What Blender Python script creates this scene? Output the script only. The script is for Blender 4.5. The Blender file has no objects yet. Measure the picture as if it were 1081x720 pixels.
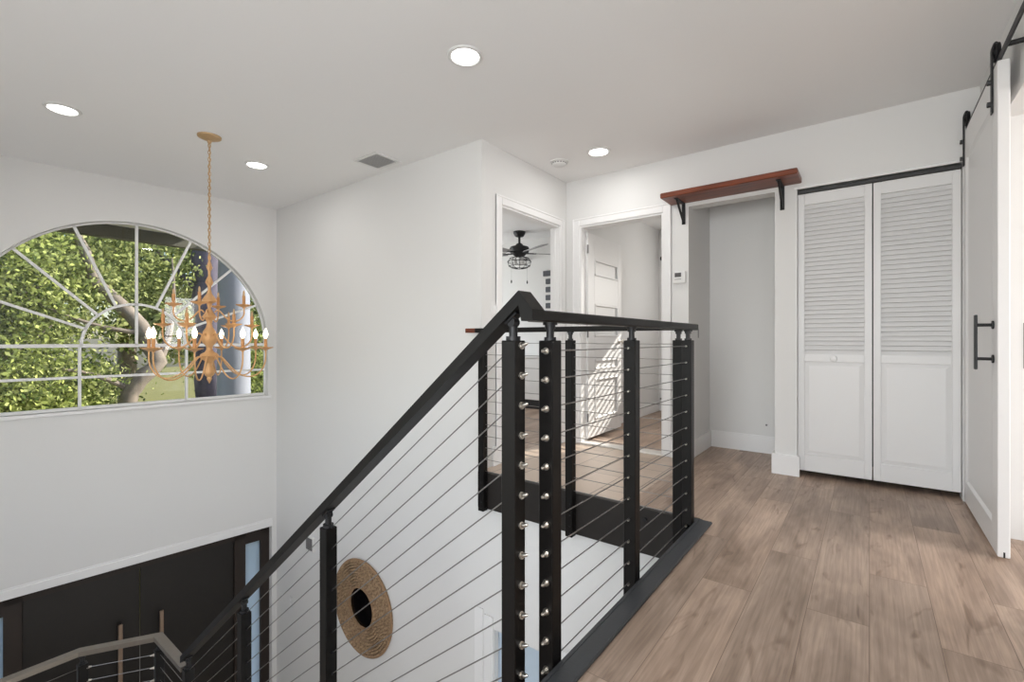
import bpy, bmesh, math, random
from mathutils import Vector, Matrix
import numpy as np
random.seed(7); rng = np.random.RandomState(7)
PI = math.pi
C = bpy.context.scene.collection
S = bpy.context.scene

# ------------------------------------------------------------------ camera
YAW = 37.328
EYE = 0.9675
cam_d = bpy.data.cameras.new('camera'); cam = bpy.data.objects.new('camera', cam_d); C.objects.link(cam)
cam_d.sensor_width = 36.0; cam_d.lens = 36.0*494.75/1081.0
cam_d.shift_y = -(360.0-358.9)/1081.0
cam_d.clip_start = 0.05; cam_d.clip_end = 300
cam.location = (0, 0, EYE)
cam.rotation_euler = (PI/2, 0, math.radians(YAW-90.0))
S.camera = cam

# ------------------------------------------------------------------ light
S.view_settings.view_transform = 'Standard'
S.view_settings.look = 'None'
S.view_settings.gamma = 1.0
S.view_settings.use_curve_mapping = False
S.view_settings.exposure = 0.18
W = bpy.data.worlds.new('world'); S.world = W; W.use_nodes = True
wn = W.node_tree.nodes; wl = W.node_tree.links
bg = wn['Background']
sky = wn.new('ShaderNodeTexSky'); sky.sky_type = 'NISHITA'; sky.sun_disc = False
sky.sun_elevation = math.radians(40); sky.sun_rotation = math.radians(110); sky.dust_density = 2.0
wl.new(sky.outputs[0], bg.inputs[0]); bg.inputs[1].default_value = 0.30

sun_d = bpy.data.lights.new('sun', 'SUN'); sun = bpy.data.objects.new('sun', sun_d); C.objects.link(sun)
sun_d.energy = 7.0; sun_d.angle = math.radians(0.5); sun_d.color = (1, 0.95, 0.86)
sun.rotation_euler = Vector((-1, .45, -.6)).to_track_quat('-Z', 'Y').to_euler()
sun.location = (12, -6, 8)
CAN_POWER = 3.0

def area(name, loc, direction, sx, sy, power, col=(1, 1, 1)):
    """rectangular area lamp shining along direction"""
    d = bpy.data.lights.new(name, 'AREA'); o = bpy.data.objects.new(name, d); C.objects.link(o)
    d.shape = 'RECTANGLE'; d.size = sx; d.size_y = sy; d.energy = power; d.color = col
    o.location = loc; o.rotation_euler = Vector(direction).to_track_quat('-Z', 'Y').to_euler()
    o.visible_camera = True
    return o
CEIL = 2.4675; LOW = -3.2
# area lamps: study and bathroom carry window daylight, the rest are added fill
area('fill_light_bedroom', (4.3, 5.6, 1.5), (0, -1, -.1), 1.7, 1.3, 34, (.95, .98, 1))  # added fill at an unseen opening, brightens the bedroom
area('fill_light_lower', (.4, .68, -1.9), (.1, 1, .45), 2.6, 1.8, 45, (1, .99, .97))  # added fill inside the foyer, no window here; lifts ceiling and walls
area('window_daylight_study', (2.4, -3.75, 1.4), (.1, 1, -.25), 2.0, 1.4, 92, (1, .98, .96))
area('fill_light_west', (-1.75, 2.9, 0.6), (1, .1, 0), 2.4, 2.0, 19, (1, .99, .98))  # added fill at an unseen west opening, brightens the foyer
area('fill_light_landing', (-1.72, .1, 1.35), (1, .02, .12), 1.0, 1.6, 74, (.955, .98, 1))  # added fill behind the camera for the closet wall and ceiling
area('window_daylight_west_bathroom', (6.22, 0.9, 1.65), (-1, .2, -.1), .9, .8, 14, (1, .98, .95))

# ------------------------------------------------------------------ materials
def new_mat(name):
    m = bpy.data.materials.new(name); m.use_nodes = True
    nt = m.node_tree; b = nt.nodes['Principled BSDF']
    return m, nt, b
def srgb(r, g, b):
    f = lambda c: (c/255)/12.92 if c/255 <= .04045 else (((c/255)+.055)/1.055)**2.4
    return (f(r), f(g), f(b), 1)
def plain(name, col, rough=.5, metal=0, bump=0, scale=60, var=0.0, spec=.5):
    m, nt, b = new_mat(name)
    b.inputs['Roughness'].default_value = rough; b.inputs['Metallic'].default_value = metal
    b.inputs['Specular IOR Level'].default_value = spec
    tc = nt.nodes.new('ShaderNodeTexCoord')
    n = nt.nodes.new('ShaderNodeTexNoise'); n.inputs['Scale'].default_value = scale; n.inputs['Detail'].default_value = 4
    nt.links.new(tc.outputs['Object'], n.inputs['Vector'])
    mix = nt.nodes.new('ShaderNodeMix'); mix.data_type = 'RGBA'
    mix.inputs['A'].default_value = tuple(c*(1-var) for c in col[:3])+(1,)
    mix.inputs['B'].default_value = tuple(min(1, c*(1+var)) for c in col[:3])+(1,)
    nt.links.new(n.outputs['Fac'], mix.inputs['Factor']); nt.links.new(mix.outputs['Result'], b.inputs['Base Color'])
    if bump:
        bp = nt.nodes.new('ShaderNodeBump'); bp.inputs['Strength'].default_value = bump; bp.inputs['Distance'].default_value = .002
        nt.links.new(n.outputs['Fac'], bp.inputs['Height']); nt.links.new(bp.outputs['Normal'], b.inputs['Normal'])
    return m
def emis(name, col, strength):
    m, nt, b = new_mat(name)
    b.inputs['Base Color'].default_value = col
    b.inputs['Emission Color'].default_value = col; b.inputs['Emission Strength'].default_value = strength
    return m
M = {}
M['wall'] = plain('wall_paint', srgb(226, 225, 223), .75, bump=.08, scale=220, var=.004, spec=.25)
M['ceil'] = plain('ceiling_paint', srgb(241, 240, 239), .9, bump=.05, scale=150, var=.004, spec=.15)
M['trim'] = plain('trim_paint', srgb(236, 235, 234), .35, var=.003)
M['doorw'] = plain('white_door_paint', srgb(228, 227, 226), .4, var=.005)
M['black'] = plain('black_powder_coat', srgb(15, 13, 12), .4, bump=.1, scale=300, var=.1, spec=.25)
M['satin'] = plain('grey_satin_metal', srgb(128, 120, 110), .35, metal=.55, var=.08)  # paler tan-grey finish, only on the landing handrail
M['blackm'] = plain('matte_black_metal', srgb(20, 20, 23), .5, var=.1)
M['beam'] = plain('dark_fascia_paint', srgb(30, 25, 22), .5, var=.15, scale=8)
M['curb'] = plain('charcoal_floor_edge', srgb(52, 54, 57), .5, bump=.2, scale=120, var=.1)
M['steel'] = plain('brushed_steel', srgb(205, 200, 192), .3, metal=1, var=.03)
M['cable'] = plain('cable_steel', srgb(150, 148, 146), .35, metal=1, var=.03)
M['entry'] = plain('dark_stained_door', srgb(26, 22, 19), .45, bump=.1, scale=30, var=.15)
M['entryf'] = plain('dark_door_frame', srgb(38, 28, 22), .5, scale=14, var=.2)
M['bronze'] = plain('bronze_handle', srgb(150, 128, 110), .4, metal=.4, var=.05)
M['gold'] = plain('antique_gold', srgb(218, 170, 118), .45, metal=.3, var=.15, scale=25)
M['chain'] = plain('chain_gold', srgb(192, 160, 120), .45, metal=.4, var=.1)
M['candle'] = plain('candle_sleeve', srgb(206, 150, 95), .55, var=.08)
M['deadbulb'] = plain('unlit_bulb', srgb(205, 170, 130), .2, var=.05)
M['bulb'] = emis('lit_bulb', (1, .86, .62, 1), 9)
M['can'] = emis('led_diffuser', (1, .98, .95, 1), 9)
M['plastic'] = plain('white_plastic', srgb(225, 224, 222), .4)
M['grey'] = plain('grey_plastic', srgb(120, 118, 118), .5)
M['ltgrey'] = plain('light_grey_plastic', srgb(170, 168, 166), .5)
M['screen'] = plain('dark_lcd', srgb(84, 82, 82), .3)
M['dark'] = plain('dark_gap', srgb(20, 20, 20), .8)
M['trackm'] = plain('dark_track', srgb(62, 62, 62), .5, metal=.3)
M['mirror'] = plain('dark_mirror', srgb(8, 8, 10), .12, spec=.3)
M['blade'] = plain('grey_blade', srgb(158, 156, 156), .5, var=.1, scale=20)
M['tilegrey'] = plain('slate_tile', srgb(66, 68, 74), .5, var=.15)
M['marble'] = plain('marble_sill', srgb(232, 228, 222), .25, var=.03, scale=9)
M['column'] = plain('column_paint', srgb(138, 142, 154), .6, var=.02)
M['soffit'] = plain('soffit_paint', srgb(232, 228, 216), .8, var=.03)
M['rope'] = plain('rope', srgb(150, 120, 90), .8, var=.2)
M['stone'] = plain('foyer_tile', srgb(190, 182, 172), .3, var=.06, scale=4)

def wood_floor():
    m, nt, b = new_mat('wood_plank_floor'); N = nt.nodes; L = nt.links
    tc = N.new('ShaderNodeTexCoord')
    br = N.new('ShaderNodeTexBrick'); br.offset = .37; br.offset_frequency = 2
    for k, v in (('Scale', 1), ('Mortar Size', .0012), ('Mortar Smooth', .3), ('Bias', 0), ('Brick Width', 1.22), ('Row Height', .18)): br.inputs[k].default_value = v
    br.inputs['Color1'].default_value = (0, 0, 0, 1); br.inputs['Color2'].default_value = (1, 1, 1, 1); br.inputs['Mortar'].default_value = (.5, .5, .5, 1)
    L.new(tc.outputs['Object'], br.inputs['Vector'])
    # every plank shifts the grain coordinates
    sep = N.new('ShaderNodeSeparateColor'); L.new(br.outputs['Color'], sep.inputs[0])
    mul = N.new('ShaderNodeMath'); mul.operation = 'MULTIPLY'; mul.inputs[1].default_value = 17.0; L.new(sep.outputs[0], mul.inputs[0])
    comb = N.new('ShaderNodeCombineXYZ'); L.new(mul.outputs[0], comb.inputs[0]); L.new(mul.outputs[0], comb.inputs[2])
    add = N.new('ShaderNodeVectorMath'); add.operation = 'ADD'; L.new(tc.outputs['Object'], add.inputs[0]); L.new(comb.outputs[0], add.inputs[1])
    def noise(sx, sy, scale, detail, dist=0):
        mp = N.new('ShaderNodeMapping'); mp.inputs['Scale'].default_value = (sx, sy, 1); L.new(add.outputs[0], mp.inputs[0])
        n = N.new('ShaderNodeTexNoise'); n.inputs['Scale'].default_value = scale; n.inputs['Detail'].default_value = detail; n.inputs['Distortion'].default_value = dist
        n.inputs['Roughness'].default_value = .6
        L.new(mp.outputs[0], n.inputs['Vector']); return n
    big = noise(.9, 3.2, 1.6, 3, .8); fine = noise(2.2, 60, 1.6, 5, .3); knots = noise(1.8, 7, 1.5, 2, 1.6)
    r1 = N.new('ShaderNodeValToRGB'); r1.color_ramp.elements[0].position = .3; r1.color_ramp.elements[1].position = .72
    r1.color_ramp.elements[0].color = srgb(140, 121, 106); r1.color_ramp.elements[1].color = srgb(196, 174, 156)
    L.new(big.outputs['Fac'], r1.inputs[0])
    r2 = N.new('ShaderNodeValToRGB'); r2.color_ramp.elements[0].position = .35; r2.color_ramp.elements[1].position = .65
    r2.color_ramp.elements[0].color = (.80, .79, .78, 1); r2.color_ramp.elements[1].color = (1.08, 1.08, 1.08, 1)
    L.new(fine.outputs['Fac'], r2.inputs[0])
    m1 = N.new('ShaderNodeMix'); m1.data_type = 'RGBA'; m1.blend_type = 'MULTIPLY'; m1.inputs['Factor'].default_value = 1
    L.new(r1.outputs[0], m1.inputs['A']); L.new(r2.outputs[0], m1.inputs['B'])
    r3 = N.new('ShaderNodeValToRGB'); r3.color_ramp.elements[0].position = .27; r3.color_ramp.elements[1].position = .40
    r3.color_ramp.elements[0].color = (.62, .58, .55, 1); r3.color_ramp.elements[1].color = (1, 1, 1, 1)
    L.new(knots.outputs['Fac'], r3.inputs[0])
    m2 = N.new('ShaderNodeMix'); m2.data_type = 'RGBA'; m2.blend_type = 'MULTIPLY'; m2.inputs['Factor'].default_value = 1
    L.new(m1.outputs['Result'], m2.inputs['A']); L.new(r3.outputs[0], m2.inputs['B'])
    tint = N.new('ShaderNodeValToRGB'); tint.color_ramp.elements[0].color = (.88, .87, .87, 1); tint.color_ramp.elements[1].color = (1.08, 1.04, 1.02, 1)
    L.new(sep.outputs[0], tint.inputs[0])
    m3 = N.new('ShaderNodeMix'); m3.data_type = 'RGBA'; m3.blend_type = 'MULTIPLY'; m3.inputs['Factor'].default_value = 1
    L.new(m2.outputs['Result'], m3.inputs['A']); L.new(tint.outputs[0], m3.inputs['B'])
    m4 = N.new('ShaderNodeMix'); m4.data_type = 'RGBA'; m4.inputs['B'].default_value = srgb(118, 99, 85)
    L.new(br.outputs['Fac'], m4.inputs['Factor']); L.new(m3.outputs['Result'], m4.inputs['A'])
    L.new(m4.outputs['Result'], b.inputs['Base Color'])
    b.inputs['Roughness'].default_value = .42; b.inputs['Specular IOR Level'].default_value = .35
    bp = N.new('ShaderNodeBump'); bp.inputs['Strength'].default_value = .12; bp.inputs['Distance'].default_value = .002
    L.new(fine.outputs['Fac'], bp.inputs['Height']); L.new(bp.outputs['Normal'], b.inputs['Normal'])
    return m
M['wood'] = wood_floor()
def tile_floor():
    m, nt, b = new_mat('beige_tile_floor'); N = nt.nodes; L = nt.links
    tc = N.new('ShaderNodeTexCoord'); br = N.new('ShaderNodeTexBrick'); br.offset = .5
    for k, v in (('Scale', 1), ('Mortar Size', .004), ('Mortar Smooth', .1), ('Brick Width', .62), ('Row Height', .2)): br.inputs[k].default_value = v
    br.inputs['Color1'].default_value = srgb(188, 168, 150); br.inputs['Color2'].default_value = srgb(200, 180, 162); br.inputs['Mortar'].default_value = srgb(132, 112, 98)
    L.new(tc.outputs['Object'], br.inputs['Vector'])
    n = N.new('ShaderNodeTexNoise'); n.inputs['Scale'].default_value = 6; n.inputs['Detail'].default_value = 5; L.new(tc.outputs['Object'], n.inputs['Vector'])
    r = N.new('ShaderNodeValToRGB'); r.color_ramp.elements[0].color = (.85, .84, .83, 1); r.color_ramp.elements[1].color = (1.1, 1.1, 1.1, 1); L.new(n.outputs['Fac'], r.inputs[0])
    mx = N.new('ShaderNodeMix'); mx.data_type = 'RGBA'; mx.blend_type = 'MULTIPLY'; mx.inputs['Factor'].default_value = 1
    L.new(br.outputs['Color'], mx.inputs['A']); L.new(r.outputs[0], mx.inputs['B']); L.new(mx.outputs['Result'], b.inputs['Base Color'])
    b.inputs['Roughness'].default_value = .3
    return m
M['tile'] = tile_floor()
def shelf_wood():
    m, nt, b = new_mat('red_stained_wood'); N = nt.nodes; L = nt.links
    tc = N.new('ShaderNodeTexCoord'); mp = N.new('ShaderNodeMapping'); mp.inputs['Scale'].default_value = (20, 1.6, 20); L.new(tc.outputs['Object'], mp.inputs[0])
    n = N.new('ShaderNodeTexNoise'); n.inputs['Scale'].default_value = 2; n.inputs['Detail'].default_value = 5; n.inputs['Distortion'].default_value = .6; L.new(mp.outputs[0], n.inputs['Vector'])
    r = N.new('ShaderNodeValToRGB'); r.color_ramp.elements[0].position = .3; r.color_ramp.elements[1].position = .7
    r.color_ramp.elements[0].color = srgb(74, 34, 18); r.color_ramp.elements[1].color = srgb(140, 68, 36)
    L.new(n.outputs['Fac'], r.inputs[0]); L.new(r.outputs[0], b.inputs['Base Color']); b.inputs['Roughness'].default_value = .4
    return m
M['shelf'] = shelf_wood()
def rattan():
    m, nt, b = new_mat('woven_seagrass'); N = nt.nodes; L = nt.links
    tc = N.new('ShaderNodeTexCoord'); n = N.new('ShaderNodeTexNoise'); n.inputs['Scale'].default_value = 45; n.inputs['Detail'].default_value = 3
    L.new(tc.outputs['Object'], n.inputs['Vector'])
    r = N.new('ShaderNodeValToRGB'); r.color_ramp.elements[0].position = .35; r.color_ramp.elements[1].position = .68
    r.color_ramp.elements[0].color = srgb(124, 100, 76); r.color_ramp.elements[1].color = srgb(178, 150, 118)
    L.new(n.outputs['Fac'], r.inputs[0]); L.new(r.outputs[0], b.inputs['Base Color']); b.inputs['Roughness'].default_value = .85
    return m
M['rattan'] = rattan()
def glass(name, col=(1, 1, 1, 1), rough=0.0):
    m, nt, b = new_mat(name); N = nt.nodes; L = nt.links
    tr = N.new('ShaderNodeBsdfTransparent'); tr.inputs[0].default_value = col
    gl = N.new('ShaderNodeBsdfGlossy'); gl.inputs['Roughness'].default_value = rough
    fr = N.new('ShaderNodeFresnel'); fr.inputs['IOR'].default_value = 1.35
    mx = N.new('ShaderNodeMixShader'); L.new(fr.outputs[0], mx.inputs[0]); L.new(tr.outputs[0], mx.inputs[1]); L.new(gl.outputs[0], mx.inputs[2])
    L.new(mx.outputs[0], N['Material Output'].inputs[0]); return m
M['glass'] = glass('window_glass', (.97, .98, .97, 1))
def frosted():
    m, nt, b = new_mat('frosted_glass_daylight_tint'); N = nt.nodes; L = nt.links
    t = N.new('ShaderNodeBsdfTranslucent'); t.inputs[0].default_value = (.80, .88, .97, 1)  # blue of the daylight is put into the glass colour
    d = N.new('ShaderNodeBsdfDiffuse'); d.inputs[0].default_value = (.42, .52, .64, 1)
    mx = N.new('ShaderNodeMixShader'); mx.inputs[0].default_value = .25; L.new(t.outputs[0], mx.inputs[1]); L.new(d.outputs[0], mx.inputs[2])
    L.new(mx.outputs[0], N['Material Output'].inputs[0]); return m
M['frost'] = frosted()
def leaf(name, c1, c2):
    m, nt, b = new_mat(name); N = nt.nodes; L = nt.links
    g = N.new('ShaderNodeNewGeometry'); r = N.new('ShaderNodeValToRGB'); r.color_ramp.elements[0].color = c1; r.color_ramp.elements[1].color = c2
    L.new(g.outputs['Random Per Island'], r.inputs[0])
    d = N.new('ShaderNodeBsdfDiffuse'); t = N.new('ShaderNodeBsdfTranslucent'); L.new(r.outputs[0], d.inputs[0]); L.new(r.outputs[0], t.inputs[0])
    mx = N.new('ShaderNodeMixShader'); mx.inputs[0].default_value = .4; L.new(d.outputs[0], mx.inputs[1]); L.new(t.outputs[0], mx.inputs[2])
    L.new(mx.outputs[0], N['Material Output'].inputs[0]); return m
M['leaf1'] = leaf('oak_leaves', srgb(62, 82, 42), srgb(200, 210, 126))
M['leaf2'] = leaf('shrub_leaves', srgb(56, 74, 46), srgb(150, 166, 100))
M['leaf3'] = leaf('far_leaves', srgb(74, 94, 50), srgb(210, 216, 146))
M['bark'] = plain('grey_bark', srgb(128, 118, 108), .9, bump=1, scale=9, var=.45)
M['bark2'] = plain('purple_grey_bark', srgb(92, 86, 100), .9, bump=1, scale=7, var=.45)
M['grass'] = plain('lawn', srgb(116, 112, 56), .95, scale=3, var=.35)

# ------------------------------------------------------------------ mesh helpers
class MB:
    def __init__(s): s.v = []; s.f = []
    def add(s, vs, fs):
        o = len(s.v); s.v += [tuple(v) for v in vs]; s.f += [tuple(i+o for i in f) for f in fs]; return s
    def box(s, x0, y0, z0, x1, y1, z1, mat=None):
        x0, x1 = sorted((x0, x1)); y0, y1 = sorted((y0, y1)); z0, z1 = sorted((z0, z1))
        vs = [(x, y, z) for z in (z0, z1) for y in (y0, y1) for x in (x0, x1)]
        if mat is not None: vs = [tuple(mat @ Vector(v)) for v in vs]
        return s.add(vs, [(0, 2, 3, 1), (4, 5, 7, 6), (0, 1, 5, 4), (2, 6, 7, 3), (0, 4, 6, 2), (1, 3, 7, 5)])
    def cham(s, x0, y0, z0, x1, y1, z1, c=.003):
        """box with chamfered edges"""
        bm = bmesh.new(); bmesh.ops.create_cube(bm, size=1)
        bmesh.ops.scale(bm, vec=(abs(x1-x0), abs(y1-y0), abs(z1-z0)), verts=bm.verts)
        bmesh.ops.translate(bm, vec=((x0+x1)/2, (y0+y1)/2, (z0+z1)/2), verts=bm.verts)
        bmesh.ops.bevel(bm, geom=list(bm.edges), offset=c, segments=1, affect='EDGES')
        bm.verts.index_update()
        s.add([tuple(v.co) for v in bm.verts], [tuple(v.index for v in f.verts) for f in bm.faces]); bm.free(); return s
    def cyl(s, a, b, r, r2=None, n=12, cap=True):
        a = Vector(a); b = Vector(b); r2 = r if r2 is None else r2
        d = (b-a).normalized(); u = d.orthogonal().normalized(); w = d.cross(u)
        vs = []
        for p, rr in ((a, r), (b, r2)):
            for i in range(n):
                t = 2*PI*i/n; vs.append(p+u*rr*math.cos(t)+w*rr*math.sin(t))
        fs = [(i, (i+1) % n, n+(i+1) % n, n+i) for i in range(n)]
        if cap: fs += [tuple(range(n-1, -1, -1)), tuple(range(n, 2*n))]
        return s.add(vs, fs)
    def lathe(s, prof, cx=0, cy=0, n=20, axis='z', cz=0):
        vs = []; m = len(prof)
        for i in range(n):
            t = 2*PI*i/n
            for r, z in prof:
                if axis == 'z': vs.append((cx+r*math.cos(t), cy+r*math.sin(t), z))
                elif axis == 'x': vs.append((cx+z, cy+r*math.cos(t), cz+r*math.sin(t)))
                else: vs.append((cx+r*math.cos(t), cy+z, cz+r*math.sin(t)))
        fs = [(i*m+j, ((i+1) % n)*m+j, ((i+1) % n)*m+j+1, i*m+j+1) for i in range(n) for j in range(m-1)]
        return s.add(vs, fs)
    def tube(s, pts, r, n=8, rr=None):
        pts = [Vector(p) for p in pts]; k = len(pts); vs = []
        up = None
        for i, p in enumerate(pts):
            d = (pts[min(i+1, k-1)]-pts[max(i-1, 0)]).normalized()
            if up is None: up = d.orthogonal().normalized()
            up = (up-d*up.dot(d)).normalized(); w = d.cross(up)
            ra = r if rr is None else rr[i]
            for j in range(n):
                t = 2*PI*j/n; vs.append(p+up*ra*math.cos(t)+w*ra*math.sin(t))
        fs = [(i*n+j, i*n+(j+1) % n, (i+1)*n+(j+1) % n, (i+1)*n+j) for i in range(k-1) for j in range(n)]
        fs += [tuple(range(n-1, -1, -1)), tuple(range((k-1)*n, k*n))]
        return s.add(vs, fs)
    def prism(s, poly, axis, a0, a1):
        """poly of 2D points extruded along an axis: x->(y,z) y->(x,z) z->(x,y)"""
        def P(p, a): return {'x': (a, p[0], p[1]), 'y': (p[0], a, p[1]), 'z': (p[0], p[1], a)}[axis]
        n = len(poly); vs = [P(p, a0) for p in poly]+[P(p, a1) for p in poly]
        fs = [(i, (i+1) % n, n+(i+1) % n, n+i) for i in range(n)]+[tuple(range(n-1, -1, -1)), tuple(range(n, 2*n))]
        return s.add(vs, fs)
    def build(s, name, mat, parent=None, smooth=False, loc=None):
        me = bpy.data.meshes.new(name); me.from_pydata(s.v, [], s.f)
        bm = bmesh.new(); bm.from_mesh(me); bmesh.ops.recalc_face_normals(bm, faces=bm.faces); bm.to_mesh(me); bm.free()
        me.materials.append(M[mat] if isinstance(mat, str) else mat)
        if smooth:
            for p in me.polygons: p.use_smooth = True
            me.set_sharp_from_angle(angle=math.radians(40))
        o = bpy.data.objects.new(name, me); C.objects.link(o)
        if parent is not None: o.parent = parent
        if loc: o.location = loc
        return o
def tag(o, label, cat, group=None, kind=None):
    o['label'] = label; o['category'] = cat
    if group: o['group'] = group
    if kind: o['kind'] = kind
    return o
def thing(name, label, cat, loc=(0, 0, 0), rz=0, group=None):
    o = bpy.data.objects.new(name, None); C.objects.link(o); o.location = loc; o.rotation_euler = (0, 0, rz)
    return tag(o, label, cat, group)
def struct(name, mb, mat, parent=None):
    o = mb.build(name, mat, parent)
    if parent is None: o['kind'] = 'structure'
    return o
def copy_tree(o, parent=None):
    c = o.copy(); C.objects.link(c); c.parent = parent
    for ch in list(o.children): copy_tree(ch, c)
    return c

# key planes (metres)
XA = 2.643      # foyer side wall face (wall_east)
YA = 2.301      # hall end wall face (wall_hall_north)
XC = 3.876      # hall side wall face (wall_hall_east)
YS = -0.52      # wall on the right (wall_south)
T = .12
RZ = math.radians(-4.914)      # the window wall stands slightly askew
YW = 5.42

# ------------------------------------------------------------------ room shell
struct('floor', MB().box(-1.5, -1.2+.56, -.28, 1.05, .73, 0).box(1.05, YS-.12, -.28, XA-.03, .71, 0).box(XA-.03, YS-.12, -.2, XC+.75, .73, 0).box(XA, .73, -.2, XC+.75, 1.15, 0), 'wood')
f2 = struct('floor_hall', MB().box(XA, 1.15, -.2, XC+.02, YA, -.002).box(XA+T, YA, -.2, XC+.02, YA+.12, -.002), 'tile'); f2['kind'] = 'structure'
struct('floor_bathroom', MB().box(XC+.1, 1.16, -.2, 6.4, YA, -.002), 'wood')
struct('floor_bedroom', MB().box(XA+T, YA+.12, -.2, 5.85, 5.5, -.002), 'wood')
struct('floor_study', MB().box(-1.5, -3.9, -.2, 3.4, YS-.12, 0), 'wood')
struct('floor_foyer', MB().box(-1.7, .5, LOW-.1, 4.2, 5.9, LOW), 'stone')
struct('ceiling', MB().box(-1.7, -4, CEIL, 6.6, 5.38, CEIL+.12).box(XA+.05, 5.38, CEIL, 6.6, 5.53, CEIL+.12), 'ceil')
struct('ceiling_foyer', MB().prism([(-1.7, 5.38), (XA+.05, 5.38), (XA+.05, 5.53), (-1.7, 5.91)], 'z', CEIL, CEIL+.12), 'ceil')

# foyer side wall, runs the full height and keeps going under the hall floor
w = MB()
w.box(XA, YA, -.2, XA+T, 5.7, CEIL)                               # upper
WY0, WY1, WZ = 1.62, 2.18, -1.148                                  # lower window opening
w.box(XA, WY1, LOW, XA+T, 5.7, -.2); w.box(XA, .55, LOW, XA+T, WY0, -.2); w.box(XA, WY0, WZ, XA+T, WY1, -.2)
w.box(XA, WY0, LOW, XA+T, WY1, -2.9)
struct('wall_east', w, 'wall')
# hall end wall with the bedroom doorway
DZ = 2.03
TB = .085; w = MB(); w.box(XA+T, YA, 0, 2.876, YA+TB, CEIL).box(3.755, YA, 0, XC+T, YA+TB, CEIL).box(2.876, YA, DZ, 3.755, YA+TB, CEIL)
struct('wall_hall_north', w, 'wall')
# hall side wall: bathroom doorway, niche, closet opening
w = MB()
w.box(XC, 2.158, 0, XC+T, YA, CEIL); w.box(XC, 1.369, DZ, XC+T, 2.158, CEIL); w.box(XC, 1.161, 0, XC+T, 1.369, CEIL)
w.box(XC, .548, 2.045, XC+T, 1.161, CEIL); w.box(XC, .411, 0, XC+T, .548, CEIL)
w.box(XC, -.446, 2.045, XC+T, .411, CEIL); w.box(XC, YS-.1, 0, XC+T, -.446, CEIL)
w.box(XC+T, 1.161, 0, 4.51+T, 1.161+T, CEIL); w.box(4.51, .44, 0, 4.51+T, 1.161, CEIL); w.box(XC+T, .44, 0, 4.51, .548, CEIL)   # niche
struct('wall_hall_east', w, 'wall')
struct('ceiling_niche', MB().box(XC+T, .548, 2.25, 4.51, 1.161, 2.30), 'ceil')
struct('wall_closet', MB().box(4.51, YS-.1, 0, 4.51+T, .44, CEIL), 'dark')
# right-hand wall with the opening the barn door serves
OX0, OX1, OZ = 2.30, 3.29, 2.055
w = MB().box(-1.5, YS-T, 0, OX0, YS, CEIL).box(OX0, YS-T, OZ, OX1, YS, CEIL).box(OX1, YS-T, 0, 4.6, YS, CEIL)
struct('wall_south', w, 'wall')
# study beyond the opening
w = MB().box(3.29, -3.9, 0, 3.29+T, YS-T, CEIL).box(-1.5, -3.9, 0, -1.4, YS-T, CEIL)
w.box(-1.4, -3.9, 0, 1.3, -3.8, CEIL).box(3.5, -3.9, 0, 3.3, -3.8, CEIL).box(1.3, -3.9, 0, 3.5, -3.8, .7).box(1.3, -3.9, 2.1, 3.5, -3.8, CEIL)
struct('wall_study', w, 'wall')
# walls of the other rooms
BX = 5.75; w = MB()
w.box(BX, 2.42, 0, BX+.1, 5.5, CEIL).box(XA+T, 5.4, 0, 3.4, 5.5, CEIL).box(5.2, 5.4, 0, BX, 5.5, CEIL).box(3.4, 5.4, 0, 5.2, 5.5, .8).box(3.4, 5.4, 2.2, 5.2, 5.5, CEIL)
struct('wall_bedroom', w, 'wall')
BY0, BY1, BZ0, BZ1 = .75, 1.45, 1.25, 2.08
w = MB().box(XC+T, YA, 0, 6.34, YA+T, CEIL).box(6.34, BY1, 0, 6.46, YA+T, CEIL).box(6.34, -.7, 0, 6.46, BY0, CEIL).box(6.34, BY0, 0, 6.46, BY1, BZ0).box(6.34, BY0, BZ1, 6.46, BY1, CEIL)
w.box(4.63, -.7, 0, 6.34, -.58, CEIL)
struct('wall_bathroom', w, 'wall')
struct('floor_bath_annex', MB().box(4.64, -.58, -.2, 6.4, 1.16, -.002), 'wood')
# west side and back of the foyer
struct('wall_west', MB().box(-1.62, -4, LOW, -1.5, -.42, CEIL).box(-1.62, .62, LOW, -1.5, 1.7, CEIL).box(-1.62, -.42, LOW, -1.5, .62, .5).box(-1.62, -.42, 2.1, -1.5, .62, CEIL).box(-1.62, 4.1, LOW, -1.5, 6, CEIL).box(-1.62, 1.7, LOW, -1.5, 4.1, -.4).box(-1.62, 1.7, 1.6, -1.5, 4.1, CEIL), 'wall')
struct('wall_foyer_south', MB().box(-1.5, .50, LOW, XA, .60, -.28), 'wall')

# ---------- window wall (built in its own frame: x along wall from the corner, y outwards)
def onwall(o): o.location = (XA, YW, 0); o.rotation_euler = (0, 0, RZ); return o
CXW, R_, ZS, ZC = -1.258, 1.165, .342, .915
HB = -1.153                                                        # header bottom
w = MB(); TH = .13
w.box(-4.2, 0, HB, CXW-R_, TH, ZC); w.box(CXW+R_, 0, HB, .0, TH, ZC); w.box(CXW-R_, 0, HB, CXW+R_, TH, ZS)
w.box(-4.2, 0, ZC, CXW-R_, TH, CEIL); w.box(CXW+R_, 0, ZC, 0, TH, CEIL)
nseg = 48
for i in range(nseg):
    t0 = PI*i/nseg; t1 = PI*(i+1)/nseg
    xa, za = CXW-R_*math.cos(t0), ZC+R_*math.sin(t0); xb, zb = CXW-R_*math.cos(t1), ZC+R_*math.sin(t1)
    w.prism([(xa, za), (xb, zb), (xb, CEIL), (xa, CEIL)], 'y', 0, TH)
w.box(-.05, 0, LOW, .0, TH, HB)
w.box(-4.2, 0, LOW, -2.55, TH, HB)
onwall(struct('wall_north', w, 'wall'))
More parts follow.
